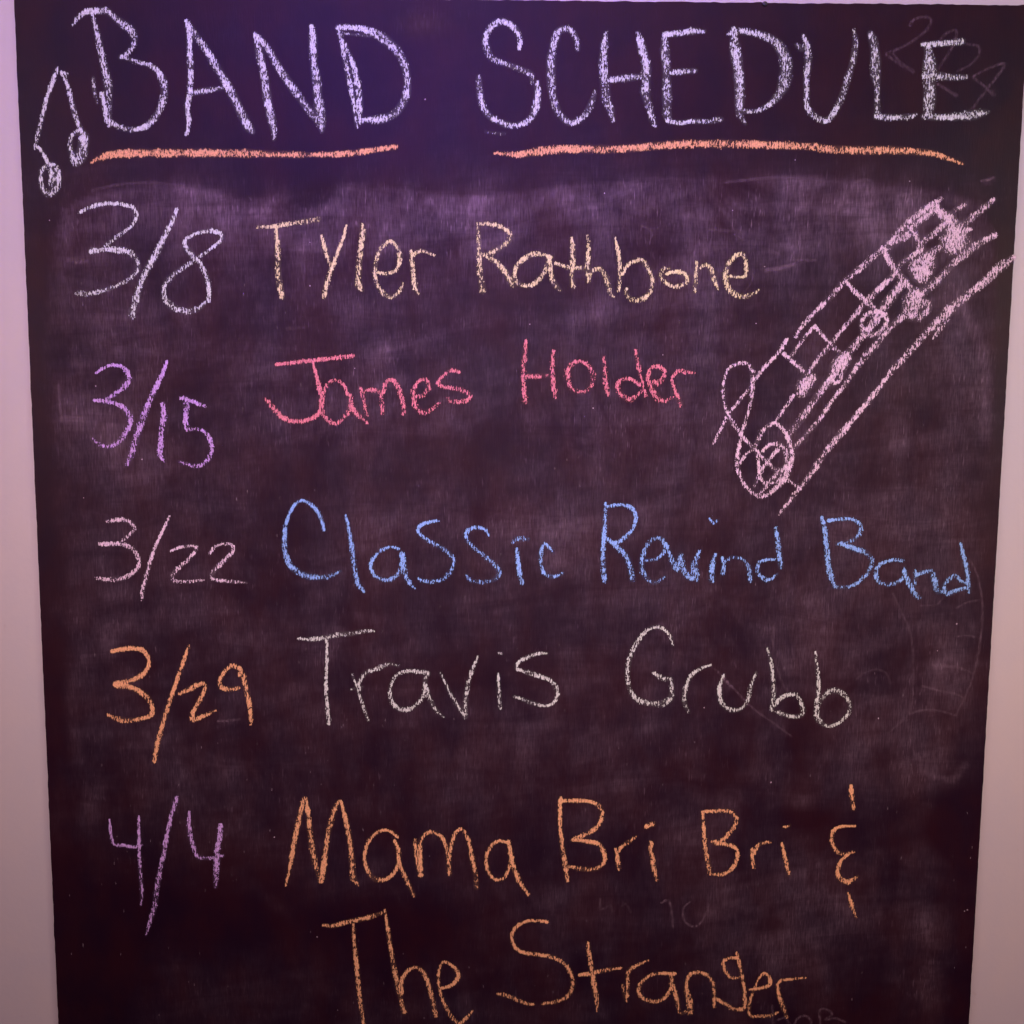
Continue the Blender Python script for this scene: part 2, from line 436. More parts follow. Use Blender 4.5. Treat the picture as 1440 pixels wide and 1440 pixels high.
# ---- heading
F1 = (0, 0, 4.0); H = 'in the heading'
mark('music_note', 'pair of white chalk music notes left of the heading', CH['white'], [
 ('322,382,14 300,450,24 265,550,20 240,650,20 215,750,20 197,835,12', .72), ('345,405,12 380,480,20 408,590,26 430,670,24 455,730,24', .72), ('352,405,10 372,418,20 376,428,8', .6),
 ('212,826,10 245,865,14 268,918,18', .72),
 ('300,925,26 325,960,30 328,1010,34 315,1065,34 275,1090,36 243,1065,28 230,1010,22 238,955,22 275,928,24 300,925,26', .68), ('285,955,20 305,1000,30 285,1040,26', .62), ('285,990,12 280,1030,12', .6),
 ('450,735,28 482,765,34 478,820,34 465,880,40 430,910,50 408,870,26 395,820,22 405,765,22 440,740,24', .68), ('465,770,50 455,840,40 440,880,60', .6)], F1)
letter('B', 'white', H, F1, '410,140,10 440,100,22 480,70,28 520,62,28 570,62,34 605,64,38 640,95,28 690,135,42 735,170,42 757,215,36 745,265,24 705,310,22 680,322,26',
 '690,318,20 760,345,20 850,372,26 900,420,32 925,490,36 915,570,38 880,650,34 820,710,34 740,730,28 670,712,26 620,680,22',
 '520,85,12 545,180,28 570,300,36 590,390,40 608,470,42 612,560,34 612,640,32 615,705,26', '572,528,22 590,600,28 602,680,28', ('525,440,14 530,500,20 548,580,12', .42))
letter('A', 'white', H, F1, ('1050,120,20 1066,180,32 1066,280,30 1072,400,30 1068,520,30 1054,600,30 1062,680,24 1050,757,16', .84),
 '1060,128,18 1100,200,34 1160,280,40 1220,380,44 1290,500,46 1355,630,48 1395,710,46 1422,742,22', ('1090,522,26 1170,508,26 1250,495,20', .6))
F2 = (300, 0, 4.0)
letter('N', 'white', H, F2, '235,190,18 255,280,34 285,420,46 305,560,44 332,690,42 342,740,28 340,785,12',
 ('250,205,22 310,280,36 380,400,38 450,500,40 530,610,44 590,680,38 612,740,14', .6), '552,150,24 560,200,40 562,320,40 580,450,44 590,560,46 608,660,46 618,712,26')
letter('D', 'white', H, F2, '705,150,28 730,270,30 755,400,28 775,500,22 795,610,20 808,715,12', '742,250,16 775,330,20 800,420,32 818,520,32 822,610,30 825,690,24',
 '700,155,28 800,157,34 890,180,44 980,235,46 1050,310,44 1085,400,38 1092,490,38 1072,570,40 1020,640,46 950,670,40 870,675,30 820,682,26', ('740,188,8 880,205,8', .45))
mark('chalk_underline', 'short orange chalk underline beneath the first heading word', CH['orange'], [
 ('515,915,10 560,890,30 640,868,40 800,862,46 1000,862,44 1200,862,44 1440,866,40 1700,872,36', .70), ('1500,872,10 1900,868,32 2050,852,30 2160,835,26 2227,826,24', .79)], F1)
F3 = (640, 0, 4.0)
letter('S', 'white', H, F3, '360,272,18 365,225,24 335,160,32 265,120,30 205,150,34 172,210,34 178,270,34 210,330,32 300,365,26 380,395,28 428,422,26 432,470,8',
 '462,465,24 464,540,38 450,620,38 410,680,32 330,707,26 260,690,32 190,650,34 150,580,38 136,490,34 134,437,24', ('170,742,10 230,750,12 280,752,14', .2))
letter('C', 'white', H, F3, '690,278,18 680,215,24 640,165,30 585,175,42 560,230,42 540,330,46 540,430,48 548,530,42 580,630,36 640,690,34 690,680,32 740,635,30 770,570,28 786,515,14', p=.62)
letter('H', 'white', H, F3, '848,185,14 840,250,40 832,360,46 842,460,46 850,560,44 875,620,36 888,680,20', '1030,185,22 1045,250,44 1072,350,46 1075,430,48 1070,520,46 1090,600,40 1110,670,30 1128,712,10',
 '880,450,32 960,440,34 1050,432,26', p=.62)
letter('E', 'white', H, F3, '1180,190,26 1180,280,50 1188,380,40 1190,470,42 1192,560,50 1192,640,46 1208,690,22', ('1195,195,26 1270,186,32 1340,175,34 1402,178,16', .68), ('1210,410,22 1290,402,30 1352,398,18', .66),
 ('1200,680,22 1260,692,24 1340,682,24 1430,684,24 1470,674,34 1498,672,22', .66), p=.62)
F4 = (960, 0, 6.0)
letter('D', 'white', H, F4, '430,245,40 440,400,80 465,560,86 478,700,80 480,850,70 482,960,56 530,1048,10', '375,292,12 430,268,40 520,265,46 640,290,50 760,340,62 832,420,92 872,530,110 868,640,110 842,740,96 795,820,60 720,890,36 620,937,30 520,940,32', p=.60)
letter('U', 'white', H, F4, '1018,300,24 1050,400,54 1058,520,52 1045,640,46 1045,780,36 1050,900,44 1100,970,44 1190,1020,52 1250,990,50 1310,890,52 1352,793,52 1387,677,52 1427,548,50 1451,432,50 1459,338,42 1440,251,10', ('965,380,30 1000,410,44 1030,400,30', .42), p=.62)
F5 = (1160, 0, 5.142857)
letter('L', 'white', H, F5, '330,245,42 355,320,56 365,420,68 365,520,68 376,620,36 378,740,34 378,830,40', '372,842,36 450,850,46 550,850,38 620,845,34 658,828,16', p=.62)
letter('E', 'white', H, F5, '742,330,56 755,430,84 755,560,88 758,680,88 750,790,84 738,840,44', '710,320,26 800,318,40 900,312,40 990,302,50', '720,550,44 820,550,58 900,560,50 1022,560,26',
 '720,842,44 850,848,44 980,840,54 1080,830,68 1130,820,60 1182,810,16', p=.62)
mark('chalk_underline', 'long orange chalk underline beneath the second heading word', CH['orange'], [
 ('222,862,10 300,868,22 360,870,34 450,855,42 560,842,44 720,838,44 900,840,40 1080,826,42 1280,812,44 1480,810,42 1747,815,42 2013,826,42 2080,838,40 2274,846,40 2469,846,42 2624,857,40 2702,868,30 2780,895,20 2856,922,12', .74)], F3)

# ---- first row
R = 'in the first row'; F = (80, 260, 5.538)
letter('3', 'white', R, F, '180,215,22 260,175,26 350,150,30 450,145,32 550,160,32 610,200,30 617,260,26 570,330,26 480,395,26 400,460,28 370,482,26',
 '268,514,44 360,505,38 430,505,44 520,512,44 590,545,38 630,600,30 625,670,28 570,730,28 480,780,26 360,825,30 240,850,38 180,845,42 148,845,12')
letter('/', 'white', R, F, ('935,192,24 900,280,32 840,400,40 790,500,50 730,610,50 670,730,52 630,840,50 605,940,42 590,1028,36', .72), ('575,960,14 562,1015,16', .4))
letter('8', 'white', R, F, '1180,902,26 1185,810,32 1160,700,32 1110,600,34 1060,555,38 1000,480,40 1008,425,32 1090,378,30 1190,357,34 1270,378,32 1277,430,26 1210,490,26 1090,575,30 1000,635,34 900,710,34 840,790,36 840,880,44 900,950,46 1000,983,50 1090,970,40 1155,918,26')
R = 'in the first name'; F = (340, 280, 4.8); c = 'cream'
letter('T', c, R, F, '105,190,18 200,185,24 300,170,28 400,155,28 480,143,30 524,135,26', ('230,185,20 240,280,30 245,400,32 245,500,34 260,600,34 272,662,34', .74))
letter('y', c, R, F, ('537,245,16 555,310,26 575,380,28 598,435,22', .66), ('705,178,8 685,260,20 640,380,24 600,490,28 570,590,32 555,658,30', .8))
letter('l', c, R, F, '812,172,20 820,230,36 805,310,32 795,420,36 787,520,38 787,580,42 815,618,16')
letter('e', c, R, F, '915,495,18 980,502,22 1040,480,24 1065,420,28 1060,350,28 1030,300,24 985,288,22 925,360,22 902,460,26 905,550,26 950,630,26 1010,662,26 1065,622,24 1088,565,10')
letter('r', c, R, F, '1142,350,16 1150,420,28 1160,520,30 1170,600,34 1190,637,12', '1160,378,20 1195,352,24 1240,355,16 1305,382,7')
F = (620, 300, 6.0)
letter('R', c, R, F, '308,85,16 318,200,26 320,320,36 328,430,44 335,540,42 352,655,44', '335,92,30 420,90,32 510,115,38 575,165,38 577,230,34 500,290,42 400,345,40 350,350,26', '350,350,26 450,400,40 520,465,50 570,540,40 603,605,40', p=.62)
letter('a', c, R, F, '935,372,20 860,350,32 780,345,36 700,385,38 640,450,34 620,530,30 650,590,34 730,612,32 800,585,34 860,520,38 895,440,34 915,370,32', '915,370,36 925,470,40 940,560,44 970,610,36 1008,652,20', p=.64)
letter('t', c, R, F, '1102,205,14 1110,280,40 1112,400,46 1105,500,40 1108,580,36 1120,622,30', '968,424,28 1040,445,34 1120,465,40 1205,460,30')
letter('h', c, R, F, '1235,188,14 1245,280,36 1240,400,42 1240,490,42 1248,575,30', '1255,520,26 1290,480,30 1350,475,34 1395,550,44 1415,620,40 1435,680,34 1456,706,12', p=.62)
F = (840, 300, 6.0)
letter('b', c, R, F, ('148,208,10 175,320,28 188,450,30 190,550,32 178,655,26', .82), '215,512,22 250,440,30 310,405,32 380,400,30 430,470,32 462,560,28 450,650,30 400,710,40 330,735,42 270,715,32 240,665,26 255,630,12')
letter('o', c, R, F, '585,512,20 620,500,30 700,495,34 750,525,30 757,580,30 700,610,30 640,617,30 570,580,34 535,520,36 560,470,30 612,462,12')
letter('n', c, R, F, '838,412,14 835,480,34 828,570,32 820,658,30', '860,470,20 900,438,30 950,455,38 980,540,36 1000,590,32 1016,642,12')
letter('e', c, R, F, '1105,532,16 1180,537,24 1245,532,24 1256,450,28 1250,390,30 1220,342,30 1160,365,40 1105,430,42 1080,520,44 1090,600,40 1140,670,44 1220,702,42 1290,690,36 1330,668,16 1362,650,14')

# ---- second row
R = 'in the second row'; F = (110, 490, 6.0)
letter('3', 'violet', R, F, '152,207,20 220,160,24 300,140,28 370,155,36 422,215,44 420,280,42 370,340,40 300,390,34 240,425,32', '140,438,26 210,440,38 300,460,40 390,505,44 437,570,48 440,640,36 410,700,36 350,780,36 270,825,34 190,815,34 128,765,18', p=.76)
letter('/', 'violet', R, F, '750,108,18 710,220,36 650,340,46 600,450,50 555,570,54 510,690,58 475,800,58 445,900,46 412,988,24', p=.76)
letter('1', 'violet', R, F, '712,468,38 722,560,56 705,680,48 695,800,48 690,890,48 722,947,26', p=.68)
letter('5', 'violet', R, F, '872,418,34 920,430,54 910,520,48 908,610,48 918,680,42 1000,680,30 1070,710,32 1117,780,38 1127,860,34 1095,940,40 1040,985,36 970,995,34 900,970,28 850,955,20', '962,445,30 1020,470,32 1072,486,26', p=.7)
R = 'in the second name'; F = (350, 480, 4.3636); c = 'pink'
letter('J', c, R, F, ('170,142,22 300,128,24 400,117,26 520,103,26 635,92,30', .82), '392,125,12 415,210,22 435,300,28 445,380,30 430,440,26 370,480,28 290,490,30 220,475,34 160,420,34 120,375,32 96,348,18', p=.74)
letter('a', c, R, F, '605,328,18 580,265,20 530,240,22 480,265,22 455,330,22 450,420,24 480,480,26 530,502,26 590,465,26 620,400,30 625,335,28', '622,335,26 635,410,36 680,460,32 727,502,12', p=.66)
letter('m', c, R, F, '685,288,18 700,340,26 710,400,26 725,452,22', '700,310,20 750,298,22 800,310,26 815,370,24 820,442,22', '825,310,22 840,255,24 875,235,26 915,280,28 940,350,32 952,442,34', p=.64)
letter('e', c, R, F, '1020,340,26 1070,330,28 1105,280,30 1090,238,26 1050,240,22 1015,290,24 1010,350,34 1030,410,38 1080,438,34 1130,410,22 1177,373,8', p=.62)
letter('s', c, R, F, '1290,190,18 1245,177,24 1190,215,18 1160,262,22 1230,285,26 1310,300,28 1357,335,24 1330,365,24 1240,370,26 1215,345,12', p=.62)
F = (710, 460, 4.9655)
letter('H', c, R, F, '147,98,14 138,190,36 130,300,32 132,420,34 142,522,32', '340,163,18 330,250,34 335,360,34 350,488,28', '150,345,26 230,345,32 302,336,18', p=.72)
letter('o', c, R, F, '440,350,44 440,290,32 490,245,30 560,250,30 610,310,36 617,370,36 580,440,28 520,455,26 460,420,32 435,350,40', p=.62)
letter('l', c, R, F, '688,203,16 700,290,32 700,390,40 722,472,26', p=.68)
letter('d', c, R, F, '940,402,20 880,365,24 810,370,32 785,420,38 820,480,38 880,505,42 940,460,28 970,430,26', '912,163,20 925,240,28 945,330,24 965,410,28 982,478,30', p=.68)
letter('e', c, R, F, '1040,382,34 1080,387,40 1115,320,30 1080,278,28 1020,290,30 1000,350,30 1020,420,34 1060,490,38 1110,515,30 1172,490,10', p=.66)
letter('r', c, R, F, '1165,373,14 1190,450,28 1228,540,32', '1170,347,18 1210,307,28 1270,315,30 1322,320,14', p=.66)

# ---- saxophone drawing
WMUL = 1.25
A = (1180, 260, 5.538); B = (980, 440, 4.9655)
sx = mark('saxophone_drawing', 'saxophone sketched in pale pink chalk along the right side', CH['sax'], [
 ('795,105,20 700,170,46 600,245,50 470,360,44 400,450,44 300,530,44 200,620,40 90,710,40 0,800,36 -80,890,30', .60, A),
 ('893,-70,24 820,0,26 720,110,26 690,170,18', .64, B), ('628,185,22 560,290,22 480,370,22 400,470,22 370,520,18 290,620,18 220,710,16 115,912,10', .66, B),
 ('765,165,36 700,225,60 600,300,46 540,370,36', .68, A), ('540,400,44 450,430,48 370,490,54', .62, A),
 ('340,500,46 400,610,44 450,680,46 520,760,44 575,835,44', .68, A), ('760,190,44 830,250,60 900,300,60 980,320,40', .70, A),
 ('980,155,32 920,185,36 870,220,22', .5, A), ('820,310,40 740,380,46 650,440,40', .60, A), ('620,520,34 540,570,34 470,620,30', .6, A),
 ('560,340,36 600,400,30 640,500,44', .64, A), ('440,690,36 330,790,38 240,880,40 190,930,28 80,1060,24 0,1150,22', .62, A),
 ('1125,2,22 1020,110,24 935,220,26 860,300,22 775,425,20', .62, B),
 ('1205,115,30 1100,200,44 980,300,44', .56, A), ('800,480,40 700,540,44', .6, A), ('500,760,60 400,880,64 330,980,54 270,1080,44 170,1190,44 80,1300,50', .60, A),
 ('1215,390,36 1100,450,48 980,540,48 860,640,48 750,760,52 650,835,56', .58, A), ('490,1030,40 400,1110,34 300,1230,38 200,1340,38 130,1430,36', .60, A),
 ('1110,388,30 1040,490,26 940,620,26 850,750,26 760,850,26 670,955,22', .64, B),
 ('1355,570,40 1250,640,54 1150,740,60 1050,820,52 950,900,60 830,1000,66 720,1110,50 620,1220,44 500,1350,44 410,1440,42', .60, A), ('730,1195,16 780,1120,40 830,1060,50', .55, A),
 ('1360,397,34 1290,500,30 1160,660,32 1000,850,38 900,970,34 800,1120,28 720,1220,28 640,1320,24 573,1408,12', .64, B),
 ('60,755,22 110,820,28 200,900,36 270,960,36', .66, A),
 ('820,88,18 730,200,18 650,310,18', .68, B), ('820,90,20 880,160,20 930,215,22 1000,285,22', .68, B), ('608,288,24 680,350,26 765,430,26', .68, B),
 ('672,580,20 630,640,20 550,755,16', .64, B), ('930,460,32 880,530,40 800,640,40 720,750,40 640,850,32', .58, B),
 ], A)
def sub(name, strokes, fr):
    o = mark(name, None, CH['sax'], strokes, fr); o.parent = sx; return o
sub('key', [('850,270,90 890,330,120 905,380,150 900,430,180 905,455,150', .70), ('1020,345,24 970,370,60', .6)], A)
sub('key', [('700,560,80 670,610,150 640,650,170 640,690,130', .70), ('610,620,60 600,700,50', .62)], A)
sub('key', [('600,860,90 580,920,140 560,980,120 570,1030,50', .66), ('620,890,60 690,930,46 680,990,40 620,1040,44', .60)], A)
sub('key', [('285,985,34 350,1010,44 367,1080,34 310,1150,30 240,1170,36 180,1120,34 190,1030,30 285,985,34', .66), ('290,1030,44 240,1100,50', .62)], A)
sub('key', [('805,452,50 750,500,90 730,555,66', .72)], B)
sub('key', [('1040,310,70 990,370,90 960,420,60', .70), ('940,440,14 955,488,20 1000,470,18 1010,410,20', .62)], B)
sub('bell', [('550,765,20 480,800,22 430,880,24 400,950,18', .66), ('550,765,20 620,840,22 655,930,26 662,1020,28 632,1110,36 590,1185,26 500,1262,24 430,1282,24 350,1220,22 300,1140,20 280,1060,22', .68),
 ('460,965,16 510,920,20 590,925,26 625,1000,26 622,1080,40 570,1110,26 510,1180,24 430,1272,18', .62), ('300,1050,16 350,980,18 400,950,18', .6),
 ('415,960,16 430,1060,16 440,1140,18 490,1190,22 590,1160,22', .62), ('560,960,22 510,1020,22 450,1100,20 400,1212,14', .6)], B)
sub('mouthpiece', [('280,1060,22 290,960,20 310,850,18 350,720,18 380,600,18 387,500,22 390,420,28 360,362,22 300,350,18 220,390,18 190,470,18 183,560,18 205,680,18 300,840,18 400,950,18 500,1050,20 600,1140,20 722,1227,16', .68)], B)

WMUL = 1.0
# ---- third row
R = 'in the third row'; F = (120, 700, 6.0); c = 'blush'
letter('3', c, R, F, '187,202,16 250,187,30 330,185,36 400,220,32 410,270,26 360,320,26 300,370,24', ('122,390,32 200,390,40 270,388,36', .85), '270,385,30 340,402,38 410,440,36 450,510,32 447,580,30 390,640,34 310,680,38 200,690,36 150,685,32 95,678,22', p=.68)
letter('/', c, R, F, '713,153,12 670,240,20 610,370,24 570,470,26 530,600,30 500,720,36 480,790,32 480,862,10', p=.8)
letter('2', c, R, F, '718,450,10 780,425,18 860,410,20 932,410,20 927,450,26 860,530,28 780,600,32 735,660,30 760,700,28 850,707,24 930,700,20 1005,692,7', p=.7)
letter('2', c, R, F, '1050,472,20 1090,415,22 1170,390,22 1240,400,28 1247,450,32 1180,520,34 1110,590,38 1065,650,32 1090,690,26 1180,702,28 1280,710,24 1362,716,8', p=.64)
R = 'in the third name'; F = (380, 690, 6.0); c = 'blue'
letter('C', c, R, F, '455,332,22 430,240,30 380,150,34 300,90,28 230,95,22 170,180,24 130,300,30 122,420,42 130,530,48 170,630,48 240,690,48 330,725,46 430,732,40 520,715,34 592,680,12', p=.76)
letter('l', c, R, F, '637,212,18 665,330,32 690,480,36 710,640,42 740,780,46 792,852,22', p=.78)
letter('a', c, R, F, '1085,490,20 1020,475,16 950,495,26 890,545,30 850,620,32 870,700,34 940,747,32 1010,750,34 1080,700,40 1120,620,54 1115,530,40', '1118,540,40 1125,640,54 1150,740,40 1217,822,18', p=.72)
F = (580, 700, 6.0)
letter('s', c, R, F, '217,195,22 140,205,28 60,237,30 50,290,22 110,345,28 200,395,32 280,445,36 342,510,32 337,590,30 270,680,32 170,705,38 90,700,32 50,680,12')
letter('s', c, R, F, '642,317,12 610,265,22 530,250,28 465,280,38 455,340,28 520,420,32 620,500,38 700,570,42 737,630,34 690,690,30 600,710,32 500,700,30 455,650,12')
letter('i', c, R, F, ('880,430,20 890,530,38 905,640,40 927,718,34', .8), ('845,375,24 880,345,40 930,345,44 975,350,28', .5))
letter('c', c, R, F, '1187,460,10 1165,430,22 1115,385,22 1085,460,28 1085,560,30 1120,640,32 1190,665,34 1272,633,12', p=.8)
F = (830, 690, 4.8)
letter('R', c, R, F, '105,85,16 100,200,24 92,330,28 85,450,32 97,607,32', '115,105,18 200,95,22 270,110,24 307,170,26 290,250,26 230,320,28 160,358,22', '110,320,20 180,380,34 240,440,36 270,520,34 287,602,34', p=.72)
letter('e', c, R, F, '375,470,16 450,460,22 505,400,26 490,335,28 440,320,26 390,360,28 355,440,32 350,530,32 390,600,34 440,620,26 507,578,10', p=.66)
letter('w', c, R, F, '515,365,16 550,460,34 590,525,50 610,430,30', '610,440,26 640,550,44 690,590,34 690,480,20', '737,408,20 710,480,36 715,560,36 722,612,18', p=.64)
letter('i', c, R, F, '845,430,18 825,500,36 820,602,38', '805,188,5 830,215,20 862,200,10', p=.68)
letter('n', c, R, F, ('890,452,14 900,510,26 895,558,26', .8), '905,480,20 960,450,18 1030,465,18 1070,520,30 1080,607,30')
letter('d', c, R, F, '1245,465,12 1190,465,16 1135,490,22 1135,560,30 1200,602,30 1262,563,12', ('1253,250,20 1265,340,30 1275,430,40 1287,515,32', .78))
F = (1130, 710, 5.538)
letter('B', c, R, F, '143,97,16 165,200,38 180,330,38 190,450,42 210,550,52 240,632,46', '195,122,22 290,110,28 380,115,24 442,160,28 430,230,28 360,285,30 260,305,24', '290,300,30 380,335,42 480,370,44 532,430,36 510,510,28 440,590,28 350,637,22 240,640,24', p=.68)
letter('a', c, R, F, '772,432,24 690,430,24 600,460,26 565,520,38 580,590,34 650,622,28 730,600,28 775,560,32 785,490,16', '783,515,32 830,630,48 880,710,42 917,720,12', p=.68)
letter('n', c, R, F, '870,508,18 868,560,26 862,622,26', '875,545,22 930,525,28 1000,520,34 1020,590,52 1040,670,42 1090,670,24', p=.68)
letter('d', c, R, F, '1270,612,26 1220,590,22 1180,550,28 1120,590,34 1090,640,30 1120,690,40 1200,660,30 1290,645,26', ('1223,298,12 1240,380,28 1265,480,32 1280,580,32 1288,683,16', .78))

# ---- fourth row
R = 'in the fourth row'; F = (130, 880, 6.0)
letter('3', 'orange', R, F, '168,215,32 240,200,38 330,190,40 420,205,44 472,270,32 470,350,30 410,420,42 310,465,44 200,487,50', ('200,497,60 300,510,46 390,550,48 460,600,44 502,670,32 497,750,38 400,785,40 290,800,44 200,780,40 133,750,28', .8), p=.84)
letter('/', 'orange', R, F, '810,170,12 780,270,28 720,440,30 670,590,32 620,740,36 570,910,38 540,1040,42 525,1142,34', p=.86)
letter('2', 'orange', R, F, '738,572,30 830,530,44 920,487,38 952,520,28 900,640,34 850,730,32 850,790,46 940,760,40 1042,712,12', p=.76)
letter('9', 'orange', R, F, '1235,420,14 1235,370,14 1190,335,42 1120,380,38 1075,460,36 1090,520,48 1150,535,44 1232,525,32', '1240,350,26 1270,420,42 1300,540,40 1330,680,38 1337,780,34 1337,832,12', p=.76)
R = 'in the fourth name'; F = (400, 860, 6.0); c = 'grey'
letter('T', c, R, F, '115,225,10 220,235,32 340,220,38 450,195,42 570,185,40 680,165,32 757,165,12', ('358,245,16 360,400,22 352,560,24 355,700,28 365,820,30 375,947,24', .74), p=.62)
letter('r', c, R, F, '572,530,6 610,630,14 650,750,22 707,917,24', '635,662,26 635,590,30 690,517,30 790,480,32 880,442,28 962,457,12', ('560,655,8 660,635,8', .45))
letter('a', c, R, F, '1212,520,34 1120,505,32 1030,500,30 940,545,30 895,640,24 900,740,30 950,810,34 1040,825,34 1120,780,38 1175,700,32 1185,600,30 1200,520,34', '1190,620,30 1230,740,30 1280,830,30 1342,890,14', p=.62)
F = (600, 880, 6.0)
letter('v', c, R, F, '118,395,8 180,530,22 240,640,26 310,742,30', '432,258,14 370,420,30 335,560,32 325,690,36 325,767,38')
letter('i', c, R, F, '603,403,12 608,500,28 612,600,30 622,697,26', ('612,228,24 628,232,24', .55))
letter('s', c, R, F, '1017,232,14 940,235,26 850,265,30 775,310,28 760,360,28 840,390,36 940,420,38 1040,460,34 1097,530,32 1097,610,32 1040,667,24 960,670,24 860,640,30 738,595,20', p=.64)
F = (860, 860, 4.0)
letter('G', c, R, F, '345,190,6 325,130,12 270,88,18 200,105,20 145,170,24 105,250,26 88,340,24 100,430,26 140,490,28 210,515,34 290,515,38 335,480,32 335,400,16 330,375,16', '238,345,20 285,375,30 337,378,20')
letter('r', c, R, F, '557,300,8 500,320,20 440,370,22 415,440,22 410,510,24 432,562,16')
letter('u', c, R, F, '632,353,8 608,420,22 610,490,24 650,545,22 720,550,20 765,500,20 780,430,20 813,340,10')
letter('b', c, R, F, '875,203,7 895,280,16 908,380,18 910,470,20 900,552,24', '915,530,18 960,480,22 1030,465,22 1065,510,20 1072,577,22 1010,590,22 930,565,20')
letter('b', c, R, F, '1145,228,7 1158,330,16 1165,430,22 1155,520,24 1155,590,34 1200,640,20 1260,635,20 1325,580,22 1340,520,22 1300,460,28 1235,445,32 1180,490,22 1160,530,20')

# ---- fifth row
R = 'in the fifth row'; F = (130, 1100, 6.26); c = 'violet'
letter('4', c, R, F, '152,328,10 160,430,24 190,540,22 280,555,30 370,570,28 437,550,20', '410,298,12 412,480,24 415,650,26 425,820,28 438,980,30 428,1075,16', p=.78)
letter('/', c, R, F, '745,132,32 700,280,38 660,440,38 635,600,38 600,760,38 570,920,46 550,1080,40 510,1220,32 473,1345,8', p=.78)
letter('4', c, R, F, '858,258,14 850,330,30 860,450,40 890,560,42 925,650,30 1010,665,32 1090,660,34 1152,645,20', '1130,378,40 1120,480,48 1100,600,48 1095,720,50 1090,820,44 1085,918,28', p=.70)
R = 'in the fifth name'; F = (380, 1100, 6.0); c = 'orange'
letter('M', c, R, F, ('133,868,12 170,700,30 205,500,38 245,300,40 280,150,34 295,132,24', .86), '305,140,28 325,300,38 345,480,40 375,660,40 425,842,30', '430,832,44 455,680,46 490,430,42 540,240,40 580,160,30', '595,158,26 640,320,40 670,480,44 690,650,46 700,800,48 742,867,20', p=.74)
letter('a', c, R, F, '1072,462,22 1020,415,24 950,405,26 880,440,26 820,520,26 795,640,30 830,760,38 900,820,40 990,810,38 1060,740,32 1090,640,32', '1050,490,22 1080,570,40 1090,680,32 1140,800,32 1213,955,26', p=.72)
F = (570, 1100, 6.0)
letter('m', c, R, F, '80,488,26 95,620,36 130,787,36', '130,782,44 125,620,36 130,500,32 180,430,30 250,425,32 320,480,30 360,600,30 372,772,36', '370,640,26 390,520,32 430,420,30 480,400,28 530,480,30 560,620,36 590,760,46 602,887,40', p=.72)
letter('a', c, R, F, '865,510,20 790,495,28 730,530,28 685,620,28 690,720,32 740,810,32 820,815,32 870,740,28 895,640,36', '870,498,26 890,600,42 910,700,36 960,830,40 1037,947,22', p=.74)
F = (770, 1090, 6.0)
letter('B', c, R, F, '110,188,20 105,330,34 110,470,34 125,610,36 150,760,42 167,888,32', '130,215,26 220,212,34 330,217,38 420,247,38 462,320,32 430,420,38 340,490,44 210,545,36', '225,545,34 340,560,40 430,580,42 477,660,34 472,740,34 400,790,36 300,792,36 178,770,28', p=.76)
letter('r', c, R, F, '575,620,16 592,700,38 600,785,36', '600,640,26 640,590,32 690,560,32 742,518,16', p=.72)
letter('i', c, R, F, '875,565,36 870,630,36 882,680,30 895,780,40 922,888,26', ('825,440,26 860,420,50 895,412,38', .7), p=.7)
F = (970, 1080, 5.333)
letter('B', c, R, F, '95,328,20 105,450,30 115,580,32 130,680,32 152,788,28', '115,325,20 200,320,30 300,325,30 352,385,24 310,470,28 240,540,32 163,550,22', '180,560,30 270,570,36 345,600,30 357,670,28 310,760,30 240,795,30 188,795,26', p=.76)
letter('r', c, R, F, '465,608,18 468,680,26 478,742,26', '485,640,22 510,580,30 560,560,24 602,555,18', p=.74)
letter('i', c, R, F, '690,563,18 710,660,28 742,798,30', ('705,442,18 725,440,22 747,430,16', .8), p=.76)
letter('&', c, R, F, '1206,128,26 1215,210,36 1227,303,24', '1237,435,16 1160,435,18 1090,455,24 1062,520,30 1090,610,30 1150,645,24 1227,628,14', '1180,650,22 1130,700,26 1108,780,32 1130,830,36 1190,850,40 1257,813,16', '1188,938,16 1215,1030,30 1247,1118,12', p=.82)

# ---- last line
R = 'in the last line'; F = (440, 1260, 6.0)
letter('T', c, R, F, '93,245,22 170,250,42 280,220,42 400,195,42 500,170,42 582,140,22', '340,235,20 350,400,32 370,600,36 390,800,38 410,950,34 430,1080,28 445,1200,20', p=.74)
letter('h', c, R, F, '606,113,12 630,260,28 660,460,36 700,680,38 740,860,42 772,982,40', '745,820,44 750,710,32 800,630,34 870,600,28 930,640,32 980,760,40 1015,900,40 1037,1008,44', p=.74)
letter('e', c, R, F, '1085,777,26 1170,750,36 1227,680,32 1200,610,28 1120,555,26 1075,590,22 1060,700,22 1080,830,26 1120,930,32 1180,1030,30 1240,1072,34 1300,1020,28 1347,968,14', p=.74)
F = (680, 1270, 6.0)
letter('S', c, R, F, '533,157,26 450,145,24 350,155,28 270,205,28 238,280,28 270,370,30 340,415,32 450,430,38 580,455,36 680,510,34 740,600,32 752,700,34 700,790,36 610,830,32', ('600,832,30 500,850,24', .52), ('420,850,22 380,850,24 300,820,34 200,780,38 125,765,30', .66), p=.76)
letter('t', c, R, F, '880,328,22 895,450,38 920,600,46 940,740,44 955,830,36 958,908,14', ('812,605,28 900,590,36 1000,570,36', .84), ('1000,570,34 1080,555,32 1167,545,14', .6), p=.76)
letter('r', c, R, F, '1172,688,10 1190,780,26 1207,822,22', '1212,790,24 1215,680,26 1220,580,30 1290,525,28 1387,480,12', p=.7)
F = (900, 1260, 4.8)
